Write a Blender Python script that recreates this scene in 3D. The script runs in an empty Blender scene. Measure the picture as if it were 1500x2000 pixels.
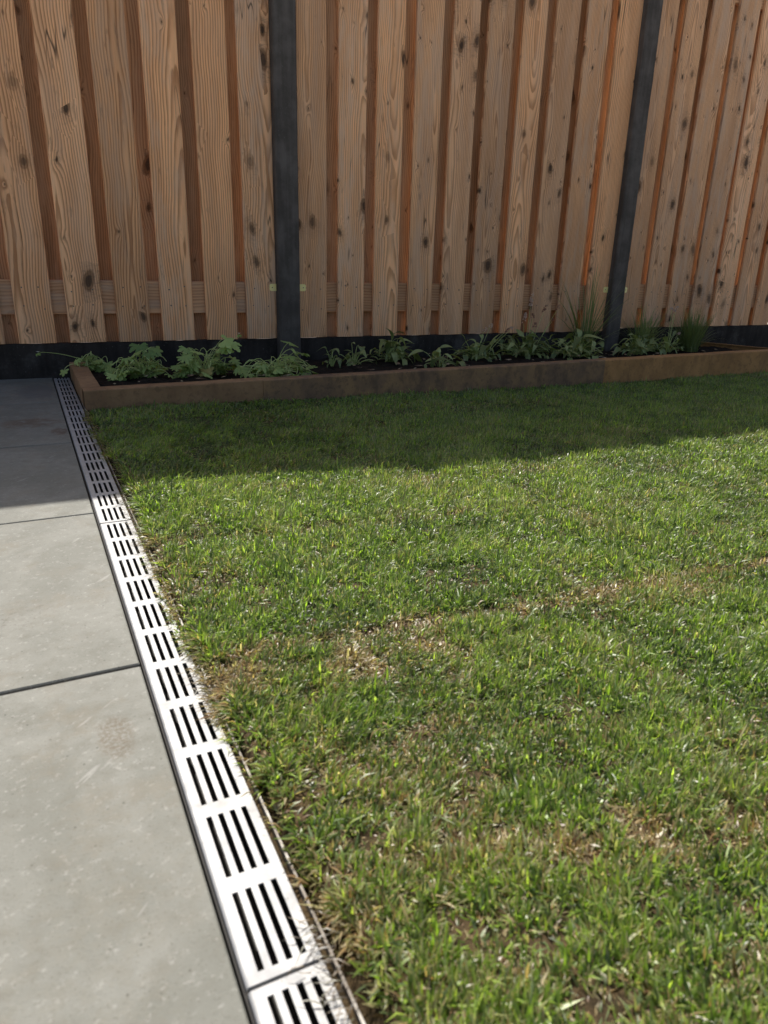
import bpy, bmesh, math, random
import numpy as np
from mathutils import Vector, Matrix, Euler

random.seed(7)
rng = np.random.default_rng(11)
sc = bpy.context.scene
COL = sc.collection

# ------------------------------------------------------------------ camera
# X: across the drain (to the right), Y: along the drain towards the fence, Z: up; metres
HCAM = 0.4875
FPX = 1387.0                      # focal length in pixels of the 1500 x 2000 photograph
PITCH, ROLL, YAW = math.radians(19.766), math.radians(1.503), math.radians(26.645)
_cy, _sy = math.cos(YAW), math.sin(YAW)
C_F = np.array([_sy * math.cos(PITCH), _cy * math.cos(PITCH), -math.sin(PITCH)])
_r0 = np.array([_cy, -_sy, 0.0]); _u0 = np.cross(_r0, C_F)
C_R = math.cos(ROLL) * _r0 + math.sin(ROLL) * _u0
C_U = -math.sin(ROLL) * _r0 + math.cos(ROLL) * _u0
C_P = np.array([0, 0, HCAM])
cam = bpy.data.cameras.new('camera'); cam_o = bpy.data.objects.new('camera', cam); COL.objects.link(cam_o)
cam.sensor_fit = 'VERTICAL'; cam.sensor_height = 36.0; cam.lens = FPX / 2000 * 36
cam.clip_start = 0.02; cam.clip_end = 500
cam_o.matrix_world = Matrix(((C_R[0], C_U[0], -C_F[0], 0), (C_R[1], C_U[1], -C_F[1], 0),
                             (C_R[2], C_U[2], -C_F[2], HCAM), (0, 0, 0, 1)))
cam.dof.use_dof = True; cam.dof.focus_distance = 2.2; cam.dof.aperture_fstop = 9.0
sc.camera = cam_o

# ------------------------------------------------------------------ light
SUN_EL, SUN_AZ = math.radians(50.0), math.radians(6.0)     # azimuth from +Y towards +X
world = bpy.data.worlds.new('World'); sc.world = world; world.use_nodes = True
wn = world.node_tree
sky = wn.nodes.new('ShaderNodeTexSky'); sky.sky_type = 'NISHITA'; sky.sun_disc = False
sky.sun_elevation = SUN_EL; sky.sun_rotation = SUN_AZ
sky.air_density = 1.0; sky.dust_density = 4.0; sky.ozone_density = 0.3
bg = wn.nodes['Background']; bg.inputs['Strength'].default_value = 0.088
wn.links.new(sky.outputs[0], bg.inputs['Color'])
sun = bpy.data.lights.new('sun', 'SUN'); sun.energy = 4.3; sun.angle = math.radians(0.53); sun.color = (1.0, 0.95, 0.87)
sun_o = bpy.data.objects.new('sun', sun); COL.objects.link(sun_o)
_sd = Vector((math.sin(SUN_AZ) * math.cos(SUN_EL), math.cos(SUN_AZ) * math.cos(SUN_EL), math.sin(SUN_EL)))
sun_o.rotation_euler = _sd.to_track_quat('Z', 'Y').to_euler(); sun_o.location = (0, 6, 6)
vs = sc.view_settings
vs.view_transform = 'Standard'; vs.look = 'None'; vs.gamma = 1.0; vs.use_curve_mapping = False
vs.exposure = 0.78

# ------------------------------------------------------------------ pixel -> place helpers
def ray(x, y): return C_F + C_R * (x - 750) / FPX - C_U * (y - 1000) / FPX
def ground(x, y, z=0.0):
    d = ray(x, y); t = (z - HCAM) / d[2]; return C_P + t * d
FY, FS = 3.1488, -0.03
AL = math.atan(FS)
F_U = np.array([math.cos(AL), math.sin(AL), 0]); F_N = np.array([-math.sin(AL), math.cos(AL), 0]); F_O = np.array([0, FY, 0])
def fence(u, off, z): return Vector(F_O + F_U * u + F_N * off) + Vector((0, 0, z))   # a place on the fence line

# ------------------------------------------------------------------ mesh helpers
def obj(name, verts, faces, mat, parent=None, smooth=False):
    me = bpy.data.meshes.new(name); me.from_pydata([tuple(v) for v in verts], [], faces); me.update()
    if smooth: me.polygons.foreach_set('use_smooth', [True] * len(me.polygons))
    if mat: me.materials.append(mat)
    o = bpy.data.objects.new(name, me); COL.objects.link(o)
    if parent: o.parent = parent
    return o
def inst(name, me, parent=None):
    o = bpy.data.objects.new(name, me); COL.objects.link(o)
    if parent: o.parent = parent
    return o
def empty(name, loc=(0, 0, 0), rz=0.0):
    o = bpy.data.objects.new(name, None); COL.objects.link(o)
    o.location = loc; o.rotation_euler = (0, 0, rz); o.empty_display_size = 0.1
    return o
def tag(o, label=None, cat=None, group=None, kind=None):
    if label: o['label'] = label
    if cat: o['category'] = cat
    if group: o['group'] = group
    if kind: o['kind'] = kind
    return o
def box_vf(x0, x1, y0, y1, z0, z1):
    v = [(x0, y0, z0), (x1, y0, z0), (x1, y1, z0), (x0, y1, z0), (x0, y0, z1), (x1, y0, z1), (x1, y1, z1), (x0, y1, z1)]
    f = [(0, 3, 2, 1), (4, 5, 6, 7), (0, 1, 5, 4), (1, 2, 6, 5), (2, 3, 7, 6), (3, 0, 4, 7)]
    return v, f
def prism_vf(poly, z0, z1, bevel=0.0):
    """upright prism over a convex xy polygon (counter-clockwise), top edge optionally bevelled"""
    n = len(poly); c = np.mean(poly, axis=0)
    rings = [(poly, z0)]
    if bevel:
        ins = [tuple(np.array(p) + (c - np.array(p)) / np.linalg.norm(c - np.array(p)) * bevel * 1.4) for p in poly]
        rings += [(poly, z1 - bevel), (ins, z1)]
    else: rings += [(poly, z1)]
    v = [(p[0], p[1], z) for pl, z in rings for p in pl]; f = [tuple(reversed(range(n)))]
    for k in range(len(rings) - 1):
        for i in range(n):
            j = (i + 1) % n; f.append((k * n + i, k * n + j, (k + 1) * n + j, (k + 1) * n + i))
    f.append(tuple(range((len(rings) - 1) * n, len(rings) * n)))
    return v, f
def tube_vf(pts, rad, n=5):
    pts = [Vector(p) for p in pts]; v = []; f = []
    for i, p in enumerate(pts):
        t = (pts[min(i + 1, len(pts) - 1)] - pts[max(i - 1, 0)]).normalized()
        a = t.cross(Vector((0.31, 0.2, 0.93))).normalized(); b = t.cross(a)
        r = rad[i] if hasattr(rad, '__len__') else rad
        for k in range(n):
            w = 2 * math.pi * k / n; v.append(p + (a * math.cos(w) + b * math.sin(w)) * r)
    for i in range(len(pts) - 1):
        for k in range(n):
            m = (k + 1) % n; f.append((i * n + k, i * n + m, (i + 1) * n + m, (i + 1) * n + k))
    f.append(tuple(range(n - 1, -1, -1))); f.append(tuple(range((len(pts) - 1) * n, len(pts) * n)))
    return v, f
def join(parts):
    V = []; F = []
    for v, f in parts:
        o = len(V); V += list(v); F += [tuple(i + o for i in q) for q in f]
    return V, F

# 2D value noise in numpy
class VNoise:
    def __init__(s, seed): s.t = np.random.default_rng(seed).random((256, 256))
    def __call__(s, x, y):
        xi = np.floor(x).astype(int); yi = np.floor(y).astype(int); fx = x - xi; fy = y - yi
        fx = fx * fx * (3 - 2 * fx); fy = fy * fy * (3 - 2 * fy); g = lambda a, b: s.t[a & 255, b & 255]
        return (g(xi, yi) * (1 - fx) + g(xi + 1, yi) * fx) * (1 - fy) + (g(xi, yi + 1) * (1 - fx) + g(xi + 1, yi + 1) * fx) * fy
def fbm(n, x, y, o=3):
    s = 0; a = 0.5
    for k in range(o): s = s + a * (n(x, y) - 0.5); x = x * 2.03 + 17; y = y * 2.03 + 5; a *= 0.5
    return s
N1, N2, N3, N4 = VNoise(1), VNoise(2), VNoise(3), VNoise(4)

# ------------------------------------------------------------------ node helpers
class NT:
    def __init__(s, name):
        s.mat = bpy.data.materials.new(name); s.mat.use_nodes = True; s.t = s.mat.node_tree
        s.bsdf = s.t.nodes['Principled BSDF']; s.out = s.t.nodes['Material Output']
    def n(s, typ, **k):
        nd = s.t.nodes.new(typ)
        for a, b in k.items(): setattr(nd, a, b)
        return nd
    def put(s, sock, v):
        if hasattr(v, 'is_linked') or isinstance(v, bpy.types.NodeSocket): s.t.links.new(v, sock)
        else:
            if sock.type == 'RGBA' and len(v) == 3: v = (*v, 1)
            sock.default_value = v
    def m(s, op, a, b=0.0, c=None, clamp=False):
        nd = s.n('ShaderNodeMath', operation=op, use_clamp=clamp); s.put(nd.inputs[0], a); s.put(nd.inputs[1], b)
        if c is not None: s.put(nd.inputs[2], c)
        return nd.outputs[0]
    def add(s, a, b): return s.m('ADD', a, b)
    def mul(s, a, b): return s.m('MULTIPLY', a, b)
    def sub(s, a, b): return s.m('SUBTRACT', a, b)
    def step(s, x, e0, e1):   # smooth step e0 -> e1
        nd = s.n('ShaderNodeMapRange', interpolation_type='SMOOTHSTEP')
        s.put(nd.inputs[0], x); s.put(nd.inputs[1], e0); s.put(nd.inputs[2], e1); s.put(nd.inputs[3], 0.0); s.put(nd.inputs[4], 1.0)
        return nd.outputs[0]
    def vec(s, x, y, z=0.0):
        nd = s.n('ShaderNodeCombineXYZ'); s.put(nd.inputs[0], x); s.put(nd.inputs[1], y); s.put(nd.inputs[2], z); return nd.outputs[0]
    def xyz(s, v):
        nd = s.n('ShaderNodeSeparateXYZ'); s.put(nd.inputs[0], v); return nd.outputs
    def noise(s, v, scale=1.0, detail=2.0, rough=0.5, dist=0.0):
        nd = s.n('ShaderNodeTexNoise'); s.put(nd.inputs['Vector'], v); nd.inputs['Scale'].default_value = scale
        nd.inputs['Detail'].default_value = detail; nd.inputs['Roughness'].default_value = rough; nd.inputs['Distortion'].default_value = dist
        return nd.outputs[0]
    def vor(s, v, scale=1.0, dims='2D', feature='F1', rnd=1.0):
        nd = s.n('ShaderNodeTexVoronoi', voronoi_dimensions=dims, feature=feature); s.put(nd.inputs['Vector'], v)
        nd.inputs['Scale'].default_value = scale; nd.inputs['Randomness'].default_value = rnd
        return nd.outputs
    def mix(s, f, a, b, mode='MIX'):
        nd = s.n('ShaderNodeMix', data_type='RGBA', blend_type=mode)
        s.put(nd.inputs[0], f); s.put(nd.inputs[6], a); s.put(nd.inputs[7], b); return nd.outputs[2]
    def co(s, which='Object'): return s.n('ShaderNodeTexCoord').outputs[which]
    def pos(s): return s.n('ShaderNodeNewGeometry').outputs['Position']
    def rand(s): return s.n('ShaderNodeObjectInfo').outputs['Random']
    def bump(s, hgt, strength=0.3, dist=0.002):
        nd = s.n('ShaderNodeBump'); nd.inputs['Strength'].default_value = strength; nd.inputs['Distance'].default_value = dist
        s.put(nd.inputs['Height'], hgt); s.t.links.new(nd.outputs[0], s.bsdf.inputs['Normal'])
    def set(s, **k):
        for a, b in k.items(): s.put(s.bsdf.inputs[a.replace('_', ' ')], b)

# ------------------------------------------------------------------ materials
def wood(name, light, dark, grey, greyness, knot_frac, knot_size, ring=0.0062):
    n = NT(name); p = n.xyz(n.co()); r = n.rand()
    x, y, z = p[0], p[1], p[2]
    o1 = n.mul(r, 91.7); o2 = n.m('FRACT', n.mul(r, 57.31)); o3 = n.m('FRACT', n.mul(r, 173.13)); o4 = n.m('FRACT', n.mul(r, 731.7))
    # knots: scattered ovals, some cells empty, with the grain bending round them
    skw = n.mul(n.sub(o2, 0.5), 0.9); kv = n.vec(n.add(n.mul(n.add(x, n.mul(n.noise(n.vec(o1, n.mul(z, 9.0), n.mul(x, 12.0)), 1.0, 2.0), 0.03)), 15.0), o1), n.add(n.mul(n.add(z, n.mul(x, skw)), 8.0), n.mul(o1, 1.7)))
    vo = n.vor(kv); kd = vo['Distance']; kc = n.xyz(vo['Color'])
    has = n.mul(n.m('LESS_THAN', kc[0], n.mul(knot_frac, n.add(n.mul(o4, 1.3), 0.25))), n.add(0.35, n.mul(kc[2], 0.65)))
    size = n.mul(n.add(n.mul(n.m('POWER', kc[1], 3.0), 1.7), 0.22), knot_size)
    wob = n.mul(n.sub(n.noise(n.vec(n.mul(x, 90.0), n.mul(z, 60.0), o1), 1.0, 2.0), 0.5), 0.09)
    kdw = n.m('DIVIDE', n.add(kd, wob), size)
    kfield = n.mul(n.m('POWER', 2.718, n.mul(n.mul(kdw, kdw), -0.10)), has)
    # year rings cut by the board: distance from a pith that wanders along the board
    px = n.add(n.mul(n.sub(o2, 0.5), 0.16), n.mul(n.sub(n.noise(n.vec(o1, 0.0, n.mul(z, 1.6)), 1.0, 2.0), 0.5), 0.10))
    pd = n.add(n.add(0.006, n.mul(o3, 0.04)), n.mul(n.sub(n.noise(n.vec(0.0, o1, n.mul(z, 1.1)), 1.0, 1.0), 0.5), 0.11))
    dx = n.sub(x, px); dy = n.add(y, pd)
    rr = n.m('SQRT', n.add(n.mul(dx, dx), n.mul(dy, dy)))
    rr = n.add(rr, n.mul(n.sub(n.noise(n.vec(n.mul(x, 30.0), o1, n.mul(z, 5.0)), 1.0, 3.0), 0.5), 0.009))
    rr = n.add(rr, n.mul(kfield, 0.016))
    ph = n.m('FRACT', n.m('DIVIDE', rr, ring))
    late = n.mul(n.step(ph, 0.25, 0.86), n.sub(1.0, n.step(ph, 0.90, 1.0)))
    fib = n.noise(n.vec(n.mul(x, 420.0), o1, n.mul(z, 9.0)), 1.0, 3.0, 0.6)
    tone = n.noise(n.vec(n.mul(x, 16.0), o1, n.mul(z, 1.8)), 1.0, 3.0, 0.55)
    weath = n.noise(n.vec(n.mul(x, 26.0), n.add(o1, 9.0), n.mul(z, 4.0)), 1.0, 4.0, 0.65)
    c = n.mix(n.mul(late, 0.85), light, dark)
    hue = n.mix(n.step(tone, 0.35, 0.7), (0.88, 0.79, 0.71), (1.10, 1.02, 0.93))
    c = n.mix(1.0, c, hue, 'MULTIPLY')
    c = n.mix(n.mul(n.step(weath, 0.40, 0.66), n.add(n.mul(o2, 0.5), greyness)), c, grey)
    f2 = n.add(0.80, n.mul(fib, 0.4)); c = n.mix(1.0, c, n.vec(f2, f2, f2), 'MULTIPLY')
    bt = n.add(0.80, n.mul(o3, 0.40)); c = n.mix(1.0, c, n.vec(bt, n.mul(bt, n.add(0.94, n.mul(o4, 0.09))), n.mul(bt, n.add(0.86, n.mul(o4, 0.2)))), 'MULTIPLY')
    # knots: smoky halo, reddish ring, dark heart; dark streaks along the grain
    halo = n.mul(n.sub(1.0, n.step(kdw, 0.7, 2.6)), has)
    c = n.mix(n.mul(halo, 0.28), c, (0.105, 0.070, 0.045))
    wk = n.mul(n.m('POWER', 2.718, n.mul(n.mul(kdw, kdw), -0.22)), n.mul(has, n.step(n.noise(n.vec(n.mul(x, 50.0), o1, n.mul(z, 120.0)), 1.0, 3.0, 0.7), 0.48, 0.66)))
    c = n.mix(n.mul(wk, n.mul(o4, 0.9)), c, (0.09, 0.072, 0.06))
    ringk = n.mul(n.sub(1.0, n.step(kdw, 0.75, 1.05)), has)
    c = n.mix(n.mul(ringk, 0.8), c, (0.13, 0.060, 0.026))
    heart = n.mul(n.sub(1.0, n.step(kdw, 0.40, 0.62)), has)
    c = n.mix(n.mul(heart, 0.85), c, (0.035, 0.022, 0.015))
    stn = n.noise(n.vec(n.mul(x, 34.0), n.add(o1, 40.0), n.mul(z, 7.0)), 1.0, 4.0, 0.7)
    c = n.mix(n.mul(n.step(stn, 0.60, 0.74), 0.45), c, (0.085, 0.062, 0.048))
    crk = n.m('ABSOLUTE', n.sub(n.noise(n.vec(n.mul(x, 24.0), n.add(o1, 70.0), n.mul(z, 1.3)), 1.0, 1.0), 0.5))
    crm = n.step(n.noise(n.vec(n.mul(x, 9.0), n.add(o1, 3.0), n.mul(z, 3.5)), 1.0, 1.0), 0.60, 0.68)
    c = n.mix(n.mul(n.mul(n.sub(1.0, n.step(crk, 0.0, 0.012)), crm), 0.8), c, (0.03, 0.02, 0.014))
    n.set(Base_Color=c, Roughness=0.72); n.bsdf.inputs['Specular IOR Level'].default_value = 0.25
    n.bump(n.add(n.mul(late, 0.6), n.mul(fib, 0.5)), 0.35, 0.0015)
    return n.mat
M_WF1 = wood('larch_weathered', (0.78, 0.48, 0.285), (0.37, 0.185, 0.09), (0.57, 0.405, 0.295), 0.18, 0.32, 0.22, 0.0092)
M_WF2 = wood('larch_knotty', (0.78, 0.485, 0.29), (0.41, 0.215, 0.11), (0.57, 0.405, 0.295), 0.18, 0.50, 0.175, 0.0078)
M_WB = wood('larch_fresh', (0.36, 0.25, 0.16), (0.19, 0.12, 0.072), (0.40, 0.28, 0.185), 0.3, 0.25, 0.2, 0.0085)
M_WR = wood('larch_rail', (0.58, 0.37, 0.23), (0.40, 0.225, 0.13), (0.44, 0.33, 0.25), 0.2, 0.12, 0.2, 0.012)

def concrete_dark(name, base, lo):
    n = NT(name); p = n.pos(); q = n.xyz(p)
    a = n.noise(p, 9.0, 5.0, 0.6); b = n.noise(n.vec(n.mul(q[0], 40.0), n.mul(q[1], 40.0), n.mul(q[2], 3.0)), 1.0, 3.0, 0.6)
    d = n.noise(p, 170.0, 2.0)
    c = n.mix(n.step(n.add(n.mul(a, 0.6), n.mul(b, 0.4)), 0.38, 0.64), lo, base)
    c = n.mix(n.mul(n.step(d, 0.66, 0.76), 0.5), c, (0.16, 0.155, 0.15))
    c = n.mix(n.mul(n.step(n.noise(p, 4.0, 5.0, 0.7), 0.54, 0.70), 0.4), c, (0.15, 0.138, 0.125))
    n.set(Base_Color=c, Roughness=0.85); n.bsdf.inputs['Specular IOR Level'].default_value = 0.1
    n.bump(d, 0.4, 0.001); return n.mat
M_POST = concrete_dark('anthracite_concrete', (0.125, 0.110, 0.100), (0.070, 0.061, 0.055))
M_PLATE = concrete_dark('anthracite_board_shaded', (0.045, 0.038, 0.034), (0.024, 0.0205, 0.0185))  # post concrete again, ambient shade near the ground put into a darker colour

def steel():
    n = NT('galvanised_grate'); p = n.pos(); q = n.xyz(p)
    a = n.noise(n.vec(n.mul(q[0], 600.0), n.mul(q[1], 20.0), 0.0), 1.0, 3.0); b = n.noise(p, 35.0, 4.0, 0.6)
    c = n.mix(n.step(b, 0.4, 0.7), (0.33, 0.33, 0.33), (0.27, 0.273, 0.277))
    dirt = n.step(n.noise(p, 140.0, 3.0, 0.7), 0.64, 0.72)
    edge = n.step(q[0], 0.118, 0.140)
    dm = n.mul(dirt, n.add(n.mul(edge, 0.75), 0.10))
    c = n.mix(n.mul(n.step(n.noise(p, 16.0, 5.0, 0.65), 0.47, 0.68), 0.55), c, (0.19, 0.185, 0.175))
    c = n.mix(n.mul(n.step(n.noise(p, 260.0, 2.0, 0.6), 0.70, 0.76), 0.5), c, (0.16, 0.13, 0.10))
    c = n.mix(dm, c, (0.10, 0.075, 0.05))
    n.set(Base_Color=c, Metallic=n.sub(0.35, n.mul(dm, 0.35)), Roughness=n.add(n.add(0.55, n.mul(b, 0.2)), n.mul(dm, 0.3)))
    n.bump(a, 0.08, 0.0005); return n.mat
M_STEEL = steel()
n = NT('dirty_channel'); n.set(Base_Color=n.mix(n.noise(n.pos(), 60.0, 4.0), (0.022, 0.019, 0.016), (0.010, 0.009, 0.008)), Roughness=0.8); M_CHAN = n.mat
n = NT('zinc_rim'); p = n.pos(); dd = n.step(n.noise(p, 14.0, 6.0, 0.72), 0.38, 0.56)
n.set(Base_Color=n.mix(dd, (0.30, 0.29, 0.27), (0.11, 0.085, 0.06)), Metallic=n.sub(0.5, n.mul(dd, 0.5)), Roughness=0.6); M_RIM = n.mat

def tile_mat():
    n = NT('grey_ceramic_paving'); p = n.pos(); q = n.xyz(p); r = n.rand()
    pv = n.n('ShaderNodeVectorMath', operation='ADD'); n.put(pv.inputs[0], p); n.put(pv.inputs[1], n.vec(n.mul(r, 31.0), n.mul(r, 17.0), 0.0)); v = pv.outputs[0]
    a = n.noise(v, 5.0, 6.0, 0.62, 0.6); b = n.noise(v, 38.0, 5.0, 0.65); e = n.noise(v, 330.0, 4.0, 0.7)
    c = n.mix(n.step(a, 0.38, 0.62), (0.141, 0.142, 0.122), (0.182, 0.182, 0.160))
    c = n.mix(n.mul(n.step(b, 0.48, 0.70), 0.50), c, (0.135, 0.130, 0.108))
    c = n.mix(n.mul(n.step(n.noise(v, 80.0, 5.0, 0.75), 0.56, 0.68), 0.55), c, (0.29, 0.285, 0.26))
    c = n.mix(n.mul(n.step(e, 0.56, 0.68), 0.55), c, (0.085, 0.075, 0.06))
    fv = n.vor(n.vec(n.add(n.mul(q[0], 60.0), n.mul(q[1], 35.0)), n.sub(n.mul(q[1], 95.0), n.mul(q[0], 60.0))), 1.0)
    c = n.mix(n.mul(n.mul(n.sub(1.0, n.step(n.add(fv['Distance'], n.mul(n.sub(e, 0.5), 0.9)), 0.0, 0.22)), n.m('LESS_THAN', n.xyz(fv['Color'])[0], 0.30)), n.mul(n.xyz(fv['Color'])[1], 0.38)), c, (0.36, 0.355, 0.33))
    pv2 = n.vor(v, 140.0)
    c = n.mix(n.mul(n.mul(n.sub(1.0, n.step(pv2['Distance'], 0.10, 0.22)), n.m('LESS_THAN', n.xyz(pv2['Color'])[0], 0.035)), n.mul(n.xyz(pv2['Color'])[1], 0.7)), c, (0.05, 0.045, 0.038))
    c = n.mix(n.mul(n.step(n.noise(v, 11.0, 6.0, 0.75), 0.50, 0.70), 0.5), c, (0.150, 0.132, 0.098))
    # pale scratches
    sv = n.vec(n.add(n.mul(q[0], 9.0), n.mul(q[1], 7.0)), n.mul(n.sub(q[1], q[0]), 52.0), n.mul(r, 9.0))
    scr = n.mul(n.step(n.noise(sv, 1.0, 2.0), 0.70, 0.75), n.step(n.noise(v, 14.0, 2.0), 0.46, 0.6))
    c = n.mix(n.mul(scr, 0.28), c, (0.40, 0.39, 0.37))
    def spot(px, py, rx, ry, col, amt, ns, lo, hi):
        nonlocal c
        g = ground(px, py)
        ux = n.m('DIVIDE', n.sub(q[0], float(g[0])), rx); uy = n.m('DIVIDE', n.sub(q[1], float(g[1])), ry)
        d = n.m('SQRT', n.add(n.mul(ux, ux), n.mul(uy, uy)))
        d = n.add(d, n.mul(n.sub(n.noise(p, 25.0, 4.0, 0.6), 0.5), 0.8))
        mk = n.mul(n.sub(1.0, n.step(d, 0.55, 1.1)), n.step(n.noise(p, ns, 4.0, 0.7), lo, hi))
        c = n.mix(n.mul(mk, amt), c, col)
    spot(225, 1440, 0.022, 0.045, (0.10, 0.075, 0.047), 0.7, 240.0, 0.38, 0.60)
    spot(62, 826, 0.10, 0.075, (0.10, 0.066, 0.045), 0.7, 16.0, 0.36, 0.55)
    spot(118, 842, 0.028, 0.05, (0.085, 0.045, 0.03), 0.7, 40.0, 0.38, 0.55)
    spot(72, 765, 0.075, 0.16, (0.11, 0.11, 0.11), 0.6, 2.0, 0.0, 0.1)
    spot(40, 1200, 0.05, 0.06, (0.11, 0.10, 0.085), 0.7, 110.0, 0.52, 0.66)
    spot(120, 1950, 0.10, 0.12, (0.15, 0.14, 0.11), 0.25, 60.0, 0.42, 0.6)
    spot(300, 1660, 0.09, 0.10, (0.15, 0.14, 0.11), 0.25, 45.0, 0.42, 0.6)
    n.set(Base_Color=c, Roughness=n.add(0.55, n.mul(b, 0.3))); n.bsdf.inputs['Specular IOR Level'].default_value = 0.25
    n.bump(n.add(n.mul(b, 0.6), e), 0.40, 0.0015); return n.mat
M_TILE = tile_mat()
n = NT('joint_sand'); n.set(Base_Color=n.mix(n.noise(n.pos(), 220.0, 3.0), (0.15, 0.115, 0.09), (0.26, 0.21, 0.175)), Roughness=0.95); M_SAND = n.mat
n = NT('pale_gravel'); n.set(Base_Color=n.mix(n.noise(n.pos(), 40.0, 4.0), (0.42, 0.40, 0.36), (0.62, 0.60, 0.55)), Roughness=0.95); M_GROUND = n.mat
def soil(name, a, b, s):
    n = NT(name); p = n.pos(); k = n.noise(p, s, 5.0, 0.7)
    n.set(Base_Color=n.mix(n.step(k, 0.35, 0.68), a, b), Roughness=0.95); n.bsdf.inputs['Specular IOR Level'].default_value = 0.1
    n.bump(k, 0.8, 0.006); return n.mat
M_TURF = soil('turf_soil', (0.030, 0.022, 0.012), (0.085, 0.058, 0.030), 60.0)
M_SOIL = soil('black_garden_soil', (0.010, 0.008, 0.006), (0.032, 0.023, 0.017), 45.0)

def rust(name, base, hot, dark, amt):
    n = NT(name); p = n.pos(); q = n.xyz(p)
    a = n.noise(p, 7.0, 6.0, 0.65, 0.5); b = n.noise(p, 48.0, 5.0, 0.7)
    dr = n.noise(n.vec(n.mul(q[0], 16.0), n.mul(q[1], 16.0), n.mul(q[2], 9.0)), 1.0, 6.0, 0.7)
    c = n.mix(n.step(a, 0.36, 0.66), base, hot)
    c = n.mix(n.mul(n.step(dr, 0.46, 0.66), amt), c, dark)
    c = n.mix(n.mul(n.step(b, 0.52, 0.66), 0.6), c, dark)
    c = n.mix(n.mul(n.step(n.noise(p, 85.0, 3.0, 0.7), 0.64, 0.72), 0.35), c, hot)
    n.set(Base_Color=c, Roughness=0.82); n.bsdf.inputs['Specular IOR Level'].default_value = 0.25
    n.bump(b, 0.3, 0.001); return n.mat
M_RUST_A = rust('rust_brown', (0.27, 0.152, 0.076), (0.36, 0.21, 0.105), (0.17, 0.098, 0.054), 0.4)
M_RUST_B = rust('rust_dark', (0.215, 0.130, 0.076), (0.33, 0.19, 0.09), (0.10, 0.066, 0.046), 0.65)
M_RUST_C = rust('rust_orange', (0.38, 0.19, 0.070), (0.50, 0.255, 0.095), (0.21, 0.11, 0.052), 0.45)
n = NT('yellow_zinc'); n.set(Base_Color=n.mix(n.noise(n.pos(), 60.0, 2.0), (0.93, 0.76, 0.22), (0.96, 0.86, 0.45)), Metallic=0.0, Roughness=0.4); M_ZINC = n.mat
n = NT('screw_steel'); n.set(Base_Color=(0.12, 0.11, 0.10), Metallic=0.6, Roughness=0.5); M_SCREW = n.mat

def leafmat(name, a, b, rough=0.5, trans=0.3):
    n = NT(name); r = n.rand(); p = n.co()
    k = n.noise(p, 35.0, 3.0)
    c = n.mix(n.m('FRACT', n.add(r, n.mul(k, 0.35))), a, b)
    n.set(Base_Color=c, Roughness=rough)
    tr = n.n('ShaderNodeBsdfTranslucent'); n.put(tr.inputs[0], n.mix(1.0, c, (1.0, 1.1, 0.55), 'MULTIPLY'))
    mx = n.n('ShaderNodeMixShader'); mx.inputs[0].default_value = trans
    n.t.links.new(n.bsdf.outputs[0], mx.inputs[1]); n.t.links.new(tr.outputs[0], mx.inputs[2]); n.t.links.new(mx.outputs[0], n.out.inputs[0])
    return n.mat
M_GER = leafmat('geranium_leaf', (0.15, 0.235, 0.06), (0.52, 0.64, 0.21))
M_BIS = leafmat('bistort_leaf', (0.11, 0.15, 0.05), (0.42, 0.47, 0.18))
M_STEM = leafmat('stem_green', (0.40, 0.50, 0.16), (0.58, 0.62, 0.26), 0.5, 0.1)
M_YEL = leafmat('yellowed_leaf', (0.45, 0.36, 0.10), (0.55, 0.42, 0.16))
M_TUFT = leafmat('tuft_green', (0.13, 0.18, 0.055), (0.30, 0.35, 0.13))
M_PETAL = leafmat('petal_white', (0.75, 0.70, 0.72), (0.8, 0.76, 0.76))
M_SPIKE = leafmat('spike_pink', (0.60, 0.44, 0.40), (0.75, 0.60, 0.55))
M_SPIKEB = leafmat('spike_brown', (0.28, 0.13, 0.10), (0.36, 0.18, 0.14))

def grassmat():
    n = NT('lawn_blades'); at = n.n('ShaderNodeAttribute', attribute_name='blade_tint'); c = at.outputs['Color']
    n.set(Base_Color=n.mix(1.0, c, (0.80, 0.80, 0.80), 'MULTIPLY'), Roughness=0.38); n.bsdf.inputs['Specular IOR Level'].default_value = 0.5
    tr = n.n('ShaderNodeBsdfTranslucent'); n.put(tr.inputs[0], n.mix(1.0, c, (1.6, 1.72, 0.95), 'MULTIPLY'))
    mx = n.n('ShaderNodeMixShader'); mx.inputs[0].default_value = 0.45
    n.t.links.new(n.bsdf.outputs[0], mx.inputs[1]); n.t.links.new(tr.outputs[0], mx.inputs[2]); n.t.links.new(mx.outputs[0], n.out.inputs[0])
    return n.mat
M_GRASS = grassmat()

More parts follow.
